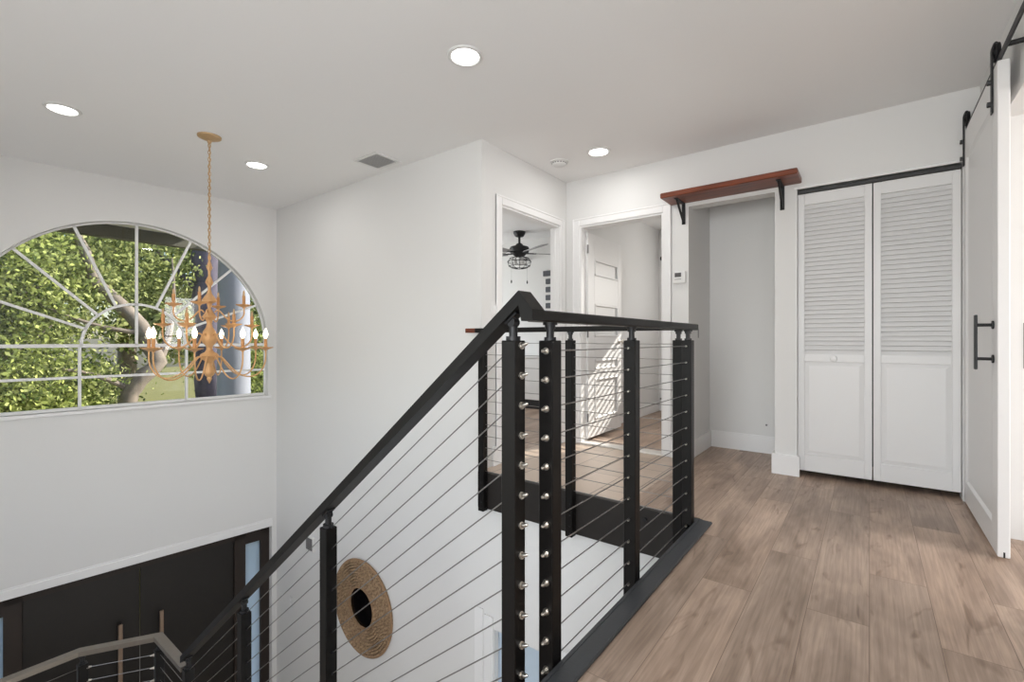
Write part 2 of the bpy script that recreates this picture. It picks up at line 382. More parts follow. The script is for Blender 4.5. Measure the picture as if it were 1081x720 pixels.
onwall(struct('trim_1', MB().cham(-2.6, -.014, HB, -.045, .0, HB+.075, .004).box(-2.6, -.006, HB+.075, -.045, 0, HB+.09), 'trim'))
onwall(struct('trim_2', MB().cham(CXW-R_-.03, -.022, ZS-.03, CXW+R_+.03, .06, ZS, .004), 'trim'))
# arched window
win = bpy.data.objects.new('window_1', None); C.objects.link(win); onwall(win); win['kind'] = 'structure'
w = MB(); yb0, yb1 = .075, .105
def bar(p, q, t=.022):
    p = Vector((p[0], 0, p[1])); q = Vector((q[0], 0, q[1])); d = (q-p).normalized(); n = Vector((-d.z, 0, d.x))*t/2
    vs = [p+n, q+n, q-n, p-n]
    w.add([(v.x, yb0, v.z) for v in vs]+[(v.x, yb1, v.z) for v in vs], [(0, 1, 2, 3), (7, 6, 5, 4), (0, 4, 5, 1), (1, 5, 6, 2), (2, 6, 7, 3), (3, 7, 4, 0)])
bar((CXW-R_, ZC), (CXW+R_, ZC), .03); bar((CXW-R_, .63), (CXW+R_, .63)); bar((CXW-.405, ZS), (CXW-.405, ZC)); bar((CXW+.405, ZS), (CXW+.405, ZC))
RI = .395
for k in range(1, 8):
    a = PI*k/8; r0 = RI if k != 4 else 0
    bar((CXW+r0*math.cos(a), ZC+r0*math.sin(a)), (CXW+R_*math.cos(a), ZC+R_*math.sin(a)))
for k in range(24):
    a = PI*k/24; b_ = PI*(k+1)/24; bar((CXW+RI*math.cos(a), ZC+RI*math.sin(a)), (CXW+RI*math.cos(b_), ZC+RI*math.sin(b_)))
w.build('muntins', 'trim', win)
w = MB()
for k in range(nseg):
    a = PI*k/nseg; b_ = PI*(k+1)/nseg; rr = R_-.006; bar((CXW+rr*math.cos(a), ZC+rr*math.sin(a)), (CXW+rr*math.cos(b_), ZC+rr*math.sin(b_)), .014)
bar((CXW-R_+.006, ZS), (CXW-R_+.006, ZC), .014); bar((CXW+R_-.006, ZS), (CXW+R_-.006, ZC), .014); bar((CXW-R_, ZS+.012), (CXW+R_, ZS+.012), .024)
w.build('window_frame', 'trim', win)
poly = [(CXW+R_*math.cos(PI*k/nseg), ZC+R_*math.sin(PI*k/nseg)) for k in range(nseg+1)]+[(CXW-R_, ZS), (CXW+R_, ZS)]
g = MB().prism(poly, 'y', .088, .092).build('pane', 'glass', win)

# ---------- entry below: sidelights, frame, double door
def ent(o): return onwall(o)
w = MB(); e0, e1 = .10, .16
for a, b in ((-2.55, -2.33), (-2.13, -2.02), (-.41, -.30), (-.145, -.045)): w.box(a, e0-.02, LOW, b, e1, HB)
w.box(-2.55, e0-.02, HB-.085, -.045, e1, HB)
w.box(-2.33, e0-.02, -1.32, -2.13, e1, HB-.08); w.box(-.30, e0-.02, -1.31, -.145, e1, HB-.08)
w.box(-2.33, e0-.02, LOW, -2.13, e1, LOW+.25); w.box(-.30, e0-.02, LOW, -.145, e1, LOW+.25)
ent(struct('trim_3', w, 'entryf'))
wnd = bpy.data.objects.new('window_2', None); C.objects.link(wnd); ent(wnd); wnd['kind'] = 'structure'
MB().box(-.30, .11, LOW+.25, -.145, .12, -1.31).build('pane', 'frost', wnd)
wnd = bpy.data.objects.new('window_3', None); C.objects.link(wnd); ent(wnd); wnd['kind'] = 'structure'
MB().box(-2.33, .11, LOW+.25, -2.13, .12, -1.32).build('pane', 'frost', wnd)
for nm, a, b, hx, lab in (('entry_door', -2.02, -1.232, -1.385, 'left dark wooden leaf of the double front door below the window wall'),
                        ('entry_door', -1.226, -.41, -1.07, 'right dark wooden leaf of the double front door, next to the bright narrow sidelight')):
    d = thing(nm, lab, 'door'); ent(d)
    MB().cham(a, .105, LOW+.01, b, .15, HB-.087, .004).build('door_leaf', 'entry', d)
    h = MB().cham(hx-.016, .025, -2.85, hx+.016, .05, -1.70, .004).build('pull_handle', 'bronze', d)
    for z in (-1.78, -2.75): MB().cyl((hx, .045, z), (hx, .11, z), .01).build('handle_mount', 'blackm', h)

# ---------- lower window in the side wall
wnd = bpy.data.objects.new('window_4', None); C.objects.link(wnd); wnd['kind'] = 'structure'
MB().box(XA+.05, WY0, -2.9, XA+.06, WY1, WZ).build('pane', 'frost', wnd)
w = MB(); c = .085
w.cham(XA-.018, WY1+.005, -2.95, XA-.001, WY1+.09, WZ+.09, .003); w.cham(XA-.012, WY1+.10, -2.95, XA-.001, WY1+.185, WZ+.12, .003)
w.cham(XA-.018, WY0-.09, -2.95, XA-.001, WY0-.005, WZ+.09, .003)
w.build('window_frame', 'trim', wnd)

# ---------- casings and baseboards
def casing(name, axis, face, a0, a1, top, wd=.07, t=.013, sgn=-1, ov=0):
    """trim round a doorway on a wall face; axis = direction the wall runs"""
    w = MB()
    def bx(p0, p1, z0, z1, tt):
        if axis == 'x': w.cham(p0, face, z0, p1, face+sgn*tt, z1, .004)
        else: w.cham(face, p0, z0, face+sgn*tt, p1, z1, .004)
    bx(a0-wd, a0, 0, top+wd, t); bx(a1, a1+wd, 0, top+wd, t); bx(a0, a1, top, top+wd, t)
    bx(a0-wd, a0-wd+.016, 0, top+wd, t+.004); bx(a1+wd-.016, a1+wd, 0, top+wd, t+.004); bx(a0-wd+.016, a1+wd-.016, top+wd-.016, top+wd, t+.004)
    bx(a0, a0+.012, 0, top, t*.4); bx(a1-.012, a1, 0, top, t*.4)
    return struct(name, w, 'trim')
casing('trim_4', 'x', YA, 2.876, 3.755, DZ)
casing('trim_5', 'y', XC, 1.369, 2.158, DZ)
# door linings
struct('trim_6', MB().box(2.876, YA, 0, 2.890, YA+TB+.01, DZ).box(3.741, YA, 0, 3.755, YA+TB+.01, DZ).box(2.89, YA, DZ-.014, 3.741, YA+TB+.01, DZ)
       .box(2.89, YA+.04, 0, 2.90, YA+.07, DZ-.014).box(3.733, YA+.04, 0, 3.741, YA+.07, DZ-.014), 'trim')
struct('trim_7', MB().box(XC, 1.369, 0, XC+T+.01, 1.383, DZ).box(XC, 2.144, 0, XC+T+.01, 2.158, DZ).box(XC, 1.383, DZ-.014, XC+T+.01, 2.144, DZ), 'trim')
struct('trim_8', MB().cham(XC-.01, 1.369, -.002, XC+.11, 2.158, .012, .003), 'marble')
def base(name, boxes, h=.145, t=.016):
    w = MB()
    for (x0, y0, x1, y1) in boxes: w.box(x0, y0, 0, x1, y1, h-.012); w.box(x0+.003*(1 if x1-x0 < .05 else 0), y0, h-.012, x1, y1, h)
    return struct(name, w, 'trim')
base('baseboard_niche', [(XC-.016, 1.145, 4.51, 1.161), (4.494, .548, 4.51, 1.145)])
base('baseboard_pilaster', [(XC-.018, .393, XC, .566), (XC, .5485, 4.494, .566)])
base('baseboard_hall', [(XC-.016, 1.161, XC, 1.30), (XA+T, YA-.016, 2.806, YA), (3.827, YA-.016, XC-.016, YA), (XC-.016, 2.228, XC, YA)])
base('baseboard_bathroom', [(XC+T, YA-.016, 6.34, YA), (6.324, 1.2, 6.34, YA)], h=.12)
base('baseboard_study', [(3.274, -3.8, 3.29, YS-T)], h=.12)
base('baseboard_west', [(-1.5, -.5, -1.484, .7)], h=.14)

# ---------- floor edge and fascias round the stairwell
struct('trim_9', MB().cham(1.02, .655, 0, 2.592, .728, .014, .004).box(1.02, .716, -.04, 2.592, .728, .016).box(2.50, .71, -.03, 2.62, .76, .004), 'curb')
struct('trim_10', MB().box(1.05, .711, -.26, 2.60, .728, -.03), 'beam')
fas = MB().cham(2.598, .728, -.262, 2.640, 2.30, -.001, .003)
struct('trim_11', fas, 'beam')
w = MB()
for y, z in ((.86, -.08), (.80, -.20), (1.02, -.06), (1.9, -.1), (1.95, -.2)): w.cyl((2.585, y, z), (2.599, y, z), .011, n=10)
struct('trim_12', w, 'blackm')

# ------------------------------------------------------------------ cable railings
DZC = .0853; NC = 12
def stub(mb, x, y, z0, z1):
    mb.cyl((x, y, z0), (x, y, z0+.010), .018, n=16); mb.cyl((x, y, z0+.01), (x, y, z1-.012), .0115, n=14)
    mb.cyl((x, y, z1-.02), (x, y, z1-.008), .016, n=16)
    mb.cyl((x, y, z1-.008), (x, y, z1), .022, n=16)
def fitting(post, p, d, ring=True):
    """stainless cable end: washer, dome nut and threaded stem pointing along d"""
    p = Vector(p); d = Vector(d).normalized(); m = MB()
    m.cyl(p, p+d*.004, .0105, n=14); m.cyl(p+d*.004, p+d*.012, .0075, n=6); m.cyl(p+d*.012, p+d*.021, .0062, .0050, n=10); m.cyl(p+d*.021, p+d*.026, .0050, .0015, n=10)
    m.build('cable_fitting', 'steel', post, smooth=True)
def post(root, x, y, z0, z1, rail_z, s=.05, name='post', slope=0):
    o = MB().cham(x, y, z0, x+s, y+s, z1, .0025).build(name, 'black', root)
    m = MB(); stub(m, x+s/2, y+s/2, z1, rail_z); m.build('rail_support', 'blackm', o, smooth=True)
    return o
def cable(root, a, b): MB().cyl(a, b, .0020, n=8).build('cable', 'cable', root, smooth=True)
RT, RB = 1.052, 1.020

# near railing, along the floor edge by the camera
r = thing('balcony_railing', 'black cable railing along the near floor edge, beside the wood floor', 'railing')
yn = .735
MB().cham(1.105, yn-.004, RB, 2.615, yn+.056, RT, .004).build('handrail', 'black', r)
p1 = post(r, 1.160, yn, -.55, .966, RB); p2 = post(r, 1.765, yn, -.3, .966, RB); p3 = post(r, 2.50, yn, -.3, .966, RB)
for k in range(NC):
    z = .935-DZC*k*.992
    if z > -.05: cable(r, (1.165, yn+.025, z), (2.505, yn+.025, z))
for k in range(NC+4): fitting(p1, (1.160, yn+.022, .935-DZC*k), (-1, 0, 0))
for k in range(NC):
    z = .935-DZC*k
    MB().cyl((1.753, yn+.025, z), (1.765, yn+.025, z), .0042, n=8).build('cable_ferrule', 'steel', p2)
    MB().cyl((2.486, yn+.025, z), (2.50, yn+.025, z), .0042, n=8).build('cable_ferrule', 'steel', p3)

# far railing, along the hall floor edge
r = thing('balcony_railing', 'black cable railing along the far side of the stairwell, in front of the tiled hall', 'railing')
xf = 2.55
MB().cham(xf-.004, .795, RB, xf+.056, 2.285, RT, .004).build('handrail', 'black', r)
e = MB().cham(xf-.004, 2.285, RB, xf+.056, 2.38, RT, .004).build('rail_end', 'shelf', r); e['label'] = 'end of the rail, warm light painted as brown'  # black rail end; the shelf's brown stands in for warm light on it
q1 = post(r, xf, .80, -.262, .966, RB); q2 = post(r, xf, 1.475, -.268, .966, RB); q3 = post(r, xf, 2.205, -.268, .966, RB)
for k in range(NC):
    z = .945-DZC*k*.985
    if z > -.0: cable(r, (xf+.025, .845, z), (xf+.025, 2.21, z))
for q in (q2, q3):
    y = q.data.vertices[0].co.y
    m = MB()
    yy = min(v.co.y for v in q.data.vertices)
    for z in (-.06, -.13, -.2, -.245):
        MB().cyl((xf-.004, yy+.015, z), (xf+.002, yy+.015, z), .005, n=8).build('bolt', 'blackm', q)
        MB().cyl((xf+.035, yy-.004, z), (xf+.035, yy+.002, z), .005, n=8).build('bolt', 'blackm', q)

# stair railing
r = thing('stair_railing', 'long black cable railing sloping down beside the upper stair flight', 'railing')
xs = 1.05; SL = .805
def zr(y): return 1.085-SL*(y-.80)
w = MB(); ya, yb_ = .775, 3.345; tv = .041
w.prism([(ya, zr(ya)), (yb_, zr(yb_)), (yb_, zr(yb_)-tv), (ya, zr(ya)-tv)], 'x', xs-.005, xs+.055)
w.build('handrail', 'black', r)
w = MB(); w.prism([(.728, RT), (ya, zr(ya)), (ya, zr(ya)-tv), (.765, RB), (.728, RB)], 'x', xs-.005, xs+.055)
w.build('rail_elbow', 'black', r)
sp = []
for y, zb in ((.79, -.62), (1.745, -1.3), (2.515, -2.0), (3.275, -2.09)):
    top = min(.966, zr(y+.03)-tv-.06)
    o = MB().cham(xs, y, zb, xs+.05, y+.05, top, .0025).build('post', 'black', r)
    m = MB(); zt = zr(y+.025)-tv
    m.cyl((xs+.025, y+.025, top), (xs+.025, y+.025, top+.012), .021, n=16); m.cyl((xs+.025, y+.025, top+.01), (xs+.025, y+.025, zt), .0125, n=14)
    m.box(xs+.008, y+.0, zt+.002, xs+.042, y+.05, zt-.006, Matrix.Translation((0, y+.025, zt)) @ Matrix.Rotation(-math.atan(SL), 4, 'X') @ Matrix.Translation((0, -y-.025, -zt)))
    m.cyl((xs+.012, y+.025, zt-.014), (xs+.038, y+.025, zt-.014), .014, n=12)
    m.build('rail_support', 'blackm', o, smooth=True)
    sp.append(o)
for k in range(NC+4):
    z = .950-DZC*k; fitting(sp[0], (xs+.028, .79, z), (0, -1, .35))
    zz = lambda y: z-SL*(y-.815)
    cable(r, (xs+.025, .815, z), (xs+.025, 3.30, zz(3.30)))
for q, y in ((sp[1], 1.745), (sp[2], 2.515)):
    for k in range(NC):
        z = .950-DZC*k-SL*(y-.815)
        MB().cyl((xs+.025, y-.012, z+.010), (xs+.025, y, z), .0042, n=8).build('cable_ferrule', 'blackm', q)

# landing railing, further down
r = thing('landing_railing', 'lower black cable railing with a bent flat top rail before the dark front doors', 'railing')
ZL = -1.035
path = [(1.075, 3.345), (1.075, 3.842), (.71, 4.058), (.12, 4.058)]
def ribbon(pts, hw, z0, z1):
    n = len(pts); L = []; Rr = []
    for i, p in enumerate(pts):
        p = Vector(p)
        d0 = (p-Vector(pts[i-1])).normalized() if i else (Vector(pts[1])-p).normalized()
        d1 = (Vector(pts[i+1])-p).normalized() if i < n-1 else d0
        d = (d0+d1).normalized(); k = hw/max(.3, d.dot(d0)); nn = Vector((-d.y, d.x))*k
        L.append(p+nn); Rr.append(p-nn)
    poly = [tuple(v) for v in L]+[tuple(v) for v in reversed(Rr)]
    return MB().prism(poly, 'z', z0, z1)
ribbon(path, .027, ZL-.03, ZL).build('handrail', 'satin', r)
lp = []
for x, y in ((1.05, 3.80), (.70, 4.02), (.15, 4.033)):
    o = MB().cham(x, y, -2.35, x+.05, y+.05, ZL-.09, .0025).build('post', 'black', r)
    m = MB(); stub(m, x+.025, y+.025, ZL-.09, ZL-.03); m.build('rail_support', 'blackm', o, smooth=True); lp.append(o)
for k in range(11):
    z = ZL-.12-DZC*k
    if z < -2.05: break
    cable(r, (1.075, 3.33, z), (1.075, 3.80, z)); cable(r, (1.05, 3.835, z), (.735, 4.04, z)); cable(r, (.70, 4.058, z), (.18, 4.058, z))
    fitting(lp[0], (1.050, 3.83, z), (-1, .45, 0)); fitting(lp[1], (.745, 4.03, z), (1, -.4, 0))

# stairs (mostly below the frame)
w = MB(); n = 11; rise = 2.09/12; run = rise/SL
for i in range(n):
    y0 = .73+i*run*1.0; z = -rise*(i+1)
    w.box(.12, y0, z-.05, 1.04, y0+run+.02, z)
struct('stair_treads', w, 'wood')
struct('stair_stringer', MB().prism([(.73, -.30), (.73, -.62), (3.35, -2.36), (3.35, -2.10)], 'x', 1.052, 1.098).prism([(.73, -.10), (.73, -.40), (3.35, -2.36), (3.35, -2.10)], 'x', .08, .12), 'beam')
struct('floor_landing', MB().prism([(.10, 3.25), (1.10, 3.25), (1.10, 3.87), (.72, 4.09), (.10, 4.09)], 'z', -2.25, -2.09), 'wood')

# ------------------------------------------------------------------ closet bifold doors
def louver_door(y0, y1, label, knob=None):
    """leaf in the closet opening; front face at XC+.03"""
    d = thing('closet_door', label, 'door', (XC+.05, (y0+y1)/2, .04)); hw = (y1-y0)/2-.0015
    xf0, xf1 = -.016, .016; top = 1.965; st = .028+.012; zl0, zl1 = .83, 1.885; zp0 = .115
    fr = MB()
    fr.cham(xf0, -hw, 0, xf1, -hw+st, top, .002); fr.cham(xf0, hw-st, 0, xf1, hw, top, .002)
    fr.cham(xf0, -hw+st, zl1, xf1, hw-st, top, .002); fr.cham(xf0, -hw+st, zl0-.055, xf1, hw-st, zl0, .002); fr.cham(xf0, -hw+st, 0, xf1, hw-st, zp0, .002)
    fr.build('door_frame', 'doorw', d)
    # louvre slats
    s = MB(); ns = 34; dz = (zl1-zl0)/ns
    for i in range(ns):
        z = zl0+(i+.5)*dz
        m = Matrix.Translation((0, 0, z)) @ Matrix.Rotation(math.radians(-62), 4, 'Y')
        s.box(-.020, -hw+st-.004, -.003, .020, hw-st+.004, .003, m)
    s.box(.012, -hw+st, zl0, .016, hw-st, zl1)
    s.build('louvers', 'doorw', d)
    p = MB(); a0, a1, b0, b1 = -hw+st, hw-st, zp0, zl0-.055; i_ = .028
    p.add([(-.006, a0, b0), (-.006, a1, b0), (-.006, a1, b1), (-.006, a0, b1), (-.013, a0+i_, b0+i_), (-.013, a1-i_, b0+i_), (-.013, a1-i_, b1-i_), (-.013, a0+i_, b1-i_)],
          [(0, 1, 5, 4), (1, 2, 6, 5), (2, 3, 7, 6), (3, 0, 4, 7), (4, 5, 6, 7)])
    p.build('raised_panel', 'doorw', d)
    return d
d1 = louver_door(-.016, .409, 'left white louvered folding closet door, beside the wall post with the shelf')
d2 = louver_door(-.444, -.019, 'right white louvered folding closet door, next to the sliding barn door')
k = MB().lathe([(0, -.020), (.018, -.018), (.021, -.012), (.013, -.006), (.006, 0), (.0, 0)], cx=-.016, cy=.0, cz=.80, axis='x', n=16).build('knob', 'doorw', d1, smooth=True)
tk = MB().cham(XC+.028, -.446, 2.008, XC+.072, .411, 2.032, .002)
tag(tk.build('closet_door_track', 'trackm'), 'dark metal track above the white louvered closet doors', 'track')
struct('trim_13', MB().box(XC-.004, .409, 0, XC+.03, .414, 2.045).cham(XC-.012, -.46, 2.034, XC-.0, .425, 2.052, .003), 'trim')

# ------------------------------------------------------------------ barn door
YB = -.449; BX0, BX1, BZt = 2.941, 3.866, 2.20; BT = .040
d = thing('barn_door', 'white sliding barn door on black rollers, standing at the right edge', 'door', (3.4, YB-.022, .012))
ox, oy, oz = 3.4, YB-.022, .012
def bl(mb, x0, y0, z0, x1, y1, z1, c=.003): return mb.cham(x0-ox, y0-oy, z0-oz, x1-ox, y1-oy, z1-oz, c)
fr = MB(); sw = .118
bl(fr, BX0, YB, oz, BX0+sw, YB-BT, BZt); bl(fr, BX1-sw*.6, YB, oz, BX1, YB-BT, BZt); bl(fr, BX0+sw, YB, BZt-.16, BX1-sw*.6, YB-BT, BZt); bl(fr, BX0+sw, YB, oz, BX1-sw*.6, YB-BT, .135)
fr.build('door_frame', 'doorw', d)
pn = MB(); a0, a1, b0, b1 = BX0+sw-ox, BX1-sw*.6-ox, .135-oz, BZt-.16-oz; yf = YB-oy; q = .012
pn.add([(a0, yf, b0), (a1, yf, b0), (a1, yf, b1), (a0, yf, b1), (a0+q, yf-.010, b0+q), (a1-q, yf-.010, b0+q), (a1-q, yf-.010, b1-q), (a0+q, yf-.010, b1-q)],
       [(0, 1, 5, 4), (1, 2, 6, 5), (2, 3, 7, 6), (3, 0, 4, 7), (4, 5, 6, 7)])
pn.box(a0, yf-.03, b0, a1, yf-.013, b1)
pn.build('door_panel', 'doorw', d)
def arc_strap(xc):
    h = MB(); y0 = YB+.001-oy; y1 = y0+.006
    # straight strap with a hooked head that wraps over the wheel
    bl(h, xc-.016, YB+.001, 2.0, xc+.016, YB+.007, 2.27, .0015)
    n = 10
    for i in range(n):
        a = PI*i/n; b = PI*(i+1)/n; ra, rb = .008, .014
        cy = YB-.008-oy+.001; cz = 2.285-oz
        pts = [(cy+(ra if s == 0 else rb)*math.cos(t)*1.0, cz+(.030 if s == 0 else .036)*math.sin(t)) for s, t in ((0, a), (1, a), (1, b), (0, b))]
        h.prism(pts, 'x', xc-.016-ox, xc+.016-ox)
    bl(h, xc-.016, YB+.001, 2.26, xc+.016, YB+.007, 2.288, .0015)
    o = h.build('roller_strap', 'blackm', d)
    b = MB()
    for z in (2.045, 2.145): b.cyl((xc-ox, YB+.005-oy, z-oz), (xc-ox, YB+.020-oy, z-oz), .012, n=6); b.cyl((xc-ox, YB-BT-oy, z-oz), (xc-ox, YB-BT-.012-oy, z-oz), .010, n=8)
    b.build('strap_bolts', 'blackm', o)
    wh = MB(); wy = YB-.0125-oy; wz = 2.276-oz; wx = xc-ox
    prof = [(.010, -.008), (.052, -.008), (.055, -.004), (.048, 0), (.055, .004), (.052, .008), (.010, .008), (.010, -.008)]
    # spoked wheel: rim, hub and five spokes
    rim = [(.028, -.008), (.041, -.008), (.043, -.004), (.038, 0), (.043, .004), (.041, .008), (.028, .008), (.028, -.008)]
    wh.lathe(rim, cx=wx, cy=wy, cz=wz, axis='y', n=28); wh.lathe([(.002, -.011), (.015, -.011), (.015, .011), (.002, .011)], cx=wx, cy=wy, cz=wz, axis='y', n=16)
    for i in range(6):
        t = PI*i/3; wh.cyl((wx+.012*math.cos(t), wy, wz+.012*math.sin(t)), (wx+.033*math.cos(t), wy, wz+.033*math.sin(t)), .0065, n=8)
    wh.cyl((wx, YB+.001-oy, wz), (wx, wy, wz), .007, n=10)
    wh.build('roller_wheel', 'blackm', d, smooth=True)
arc_strap(3.035); arc_strap(3.840)
h = bl(MB(), 3.006, -.395, .832, 3.034, -.385, 1.083, .002)
hh = h.build('pull_handle', 'blackm', d); hh['label'] = 'black pull bar'
for z in (.881, 1.036):
    m = MB().cyl((3.02-ox, -.388-oy, z-oz), (3.02-ox, YB-oy, z-oz), .0075, n=12); m.cyl((3.02-ox, YB+.006-oy, z-oz), (3.02-ox, YB-oy, z-oz), .019, n=20)
    m.build('handle_mount', 'blackm', hh, smooth=True)
MB().box(BX0-.002-ox, YB-.024-oy, 0, BX0+.3-ox, YB-.018-oy, .024).build('floor_guide_groove', 'dark', d)
trk = thing('barn_door_track', 'black flat steel rail carrying the sliding barn door, high on the right wall', 'track', (3.0, YS, 2.221))
MB().cham(-.95, .055, -.017, .866, .062, .017, .0015).build('rail_bar', 'blackm', trk)
for x in (-.80, -.15, .5, .84): MB().cyl((x, 0.0, 0), (x, .056, 0), .011, n=14).cyl((x, 0, 0), (x, .004, 0), .018, n=16).build('standoff', 'blackm', trk, smooth=True)
tag(MB().cham(OX1-.002, YS-.09, .83, OX1+.001, YS-.07, 1.05, .001).build('strike_plate', 'grey'), 'thin metal strike plate set in the white jamb beside the barn door', 'strike plate')
# ------------------------------------------------------------------ shelf over the niche
s = thing('wall_shelf', 'reddish brown wooden shelf on black brackets above the niche', 'shelf', (XC, .85, 2.075))
bd = MB().cham(-.255, -.470, 0, 0, .455, .040, .006).build('shelf_board', 'shelf', s)
for y in (1.20, .50):
    yy = y-.85; b = MB()
    b.cham(-.20, yy-.014, -.007, 0, yy+.014, 0, .0015); b.cham(-.007, yy-.014, -.17, 0, yy+.014, 0, .0015)
    b.prism([(-.185, -.007), (-.16, -.007), (-.007, -.145), (-.007, -.165)], 'y', yy-.006, yy+.006)
    b.build('shelf_bracket', 'blackm', s)
# little objects on the walls
t = thing('thermostat', 'small white wall thermostat with a grey screen, beside the bathroom doorway', 'thermostat', (XC, 1.232, 1.478))
MB().cham(-.022, -.052, -.050, 0, .052, .050, .004).build('housing', 'plastic', t)
MB().cham(-.0235, -.018, .002, -.021, .034, .036, .0005).build('screen', 'screen', t)
MB().box(-.0228, -.018, -.018, -.021, .034, -.014).build('button_strip', 'grey', t)
def plate(name, label, cat, loc, axis, n=1, group=None):
    t = thing(name, label, cat, loc)
    def B(a0, z0, a1, z1, t0, t1, c=.001):
        return MB().cham(a0, -t1, z0, a1, -t0, z1, c) if axis == 'y' else MB().cham(-t1, a0, z0, -t0, a1, z1, c)
    B(-.036, -.058, .036, .058, 0, .006, .002).build('plate', 'plastic', t)
    if cat == 'switch': B(-.016, -.033, .016, .033, .006, .010).build('rocker', 'trim', t)
    else:
        for z in (.022, -.022): B(-.015, z-.014, .015, z+.014, .006, .008).build('socket', 'trim', t)
    return t
plate('light_switch', 'white light switch left of the bedroom doorway, just above the far rail', 'switch', (2.79, YA, 1.20), 'y')
plate('wall_outlet', 'white outlet plate low on the foyer wall, left of the round woven mirror', 'outlet', (XA, 5.09, -1.93), 'x')
t = thing('door_chime', 'small white wall box with a grey face on the foyer wall above the mirror', 'chime box', (XA, 4.69, -1.17))
MB().cham(-.03, -.10, -.075, 0, .12, .075, .004).build('housing', 'plastic', t); MB().cham(-.032, -.085, -.062, -.029, .035, .062, .001).build('face', 'grey', t)
tag(MB().cham(4.13, 1.157, .985, 4.145, 1.1605, 1.06, .001).build('latch_plate', 'grey'), 'thin grey latch plate on the left side wall of the niche', 'latch plate')
tag(MB().cyl((4.50, .70, .24), (4.51, .70, .24), .008, n=10).build('cable_stub', 'grey'), 'tiny grey cable stub low on the back wall of the niche', 'cable stub')

# round woven mirror
mr = thing('woven_wall_mirror', 'round woven seagrass wall mirror with a black centre, on the foyer wall', 'mirror', (XA, 3.762, -1.525))
w = MB(); nr, nt_ = 120, 420; r0, r1 = .178, .432; rings = 10
vs = []
for i in range(nt_):
    t = 2*PI*i/nt_
    for j in range(nr+1):
        u = j/nr; r_ = r0+(r1-r0)*u; rg = u*rings; k = int(min(rg, rings-1e-6)); fr_ = rg-k
        hgt = abs(math.sin(PI*fr_))**.7
        tw = .5+.5*math.sin((t*(30+k*4))+fr_*2.6+(k % 2)*2.0)
        hh_ = .008+.030*hgt*(.5+.5*tw)
        if j == 0 or j == nr: hh_ = .002
        vs.append((-hh_, r_*math.cos(t), r_*math.sin(t)))
m_ = nr+1
w.add(vs, [(i*m_+j, ((i+1) % nt_)*m_+j, ((i+1) % nt_)*m_+j+1, i*m_+j+1) for i in range(nt_) for j in range(nr)])
w.build('woven_frame', 'rattan', mr, smooth=False)
MB().lathe([(0, -.012), (.185, -.012), (.185, 0)], axis='x', n=64).build('mirror_glass', 'mirror', mr)
MB().tube([(-.028, r_*math.cos(t), r_*math.sin(t)) for r_ in (.184,) for t in [2*PI*i/72 for i in range(73)]], .009, n=8).build('inner_rope', 'rope', mr, smooth=True)
MB().tube([(-.02, r_*math.cos(t), r_*math.sin(t)) for r_ in (.432,) for t in [2*PI*i/96 for i in range(97)]], .010, n=8).build('outer_rope', 'rope', mr, smooth=True)

# ------------------------------------------------------------------ ceiling fixtures
def can(x, y, label, power=CAN_POWER):
    t = thing('recessed_light', label, 'ceiling light', (x, y, CEIL), group=None)
    MB().lathe([(.072, -.001), (.072, -.006), (.078, -.010), (.092, -.006), (.096, 0)], n=40).build('trim_ring', 'plastic', t, smooth=True)
    MB().lathe([(0, -.007), (.060, -.0065), (.073, -.004)], n=40).build('diffuser', 'can', t)
    l = bpy.data.lights.new('recessed_lamp', 'AREA'); o = bpy.data.objects.new('recessed_lamp', l); C.objects.link(o)
    l.shape = 'DISK'; l.size = .14; l.energy = power; l.color = (1, .985, .965); o.location = (0, 0, -.012); o.parent = t
    return t
can(1.818, 1.697, 'round recessed ceiling light nearest the camera, top centre')
can(.65, 4.166, 'round recessed ceiling light left of the chandelier')
can(1.866, 4.172, 'round recessed ceiling light right of the chandelier, near the foyer corner')
can(3.385, 1.714, 'round recessed ceiling light over the hall, near the smoke detector')
can(-.6, 1.7, 'added recessed ceiling light, unseen past the left edge of the frame')  # unseen, added for more even room light
can(-.6, .1, 'added recessed ceiling light, unseen behind the camera')  # unseen, added to brighten the room from behind
sd = thing('smoke_detector', 'round white smoke detector on the hall ceiling', 'smoke detector', (3.379, 2.117-.04, CEIL))
MB().lathe([(.078, 0), (.078, -.008), (.060, -.012), (.060, -.024), (.050, -.032), (0, -.034)], n=36).build('housing', 'plastic', sd, smooth=True)
m = MB()
for i in range(16):
    a = 2*PI*i/16; m.box(.0575, -.006, -.022, .0615, .006, -.014, Matrix.Rotation(a, 4, 'Z'))
m.build('vent_slots', 'grey', sd)
v = thing('ceiling_vent', 'square white ceiling air vent with slats, above the foyer side wall', 'vent', (2.432, 3.272, CEIL))
m = MB(); a, b = .128, .152
for x0, y0, x1, y1 in ((-a, -b, a, -b+.026), (-a, b-.026, a, b), (-a, -b+.026, -a+.026, b-.026), (a-.026, -b+.026, a, b-.026)): m.cham(x0, y0, -.010, x1, y1, 0, .002)
m.build('vent_frame', 'plastic', v)
m = MB()
for i in range(13):
    y = -b+.034+i*(2*b-.068)/12; m.box(-a+.026, -.008, -.001, a-.026, .008, .001, Matrix.Translation((0, y, -.007)) @ Matrix.Rotation(math.radians(38), 4, 'X'))
m.build('slats', 'plastic', v)
MB().box(-a+.02, -b+.02, -.0015, a-.02, b-.02, -.0005).build('duct', 'ltgrey', v)

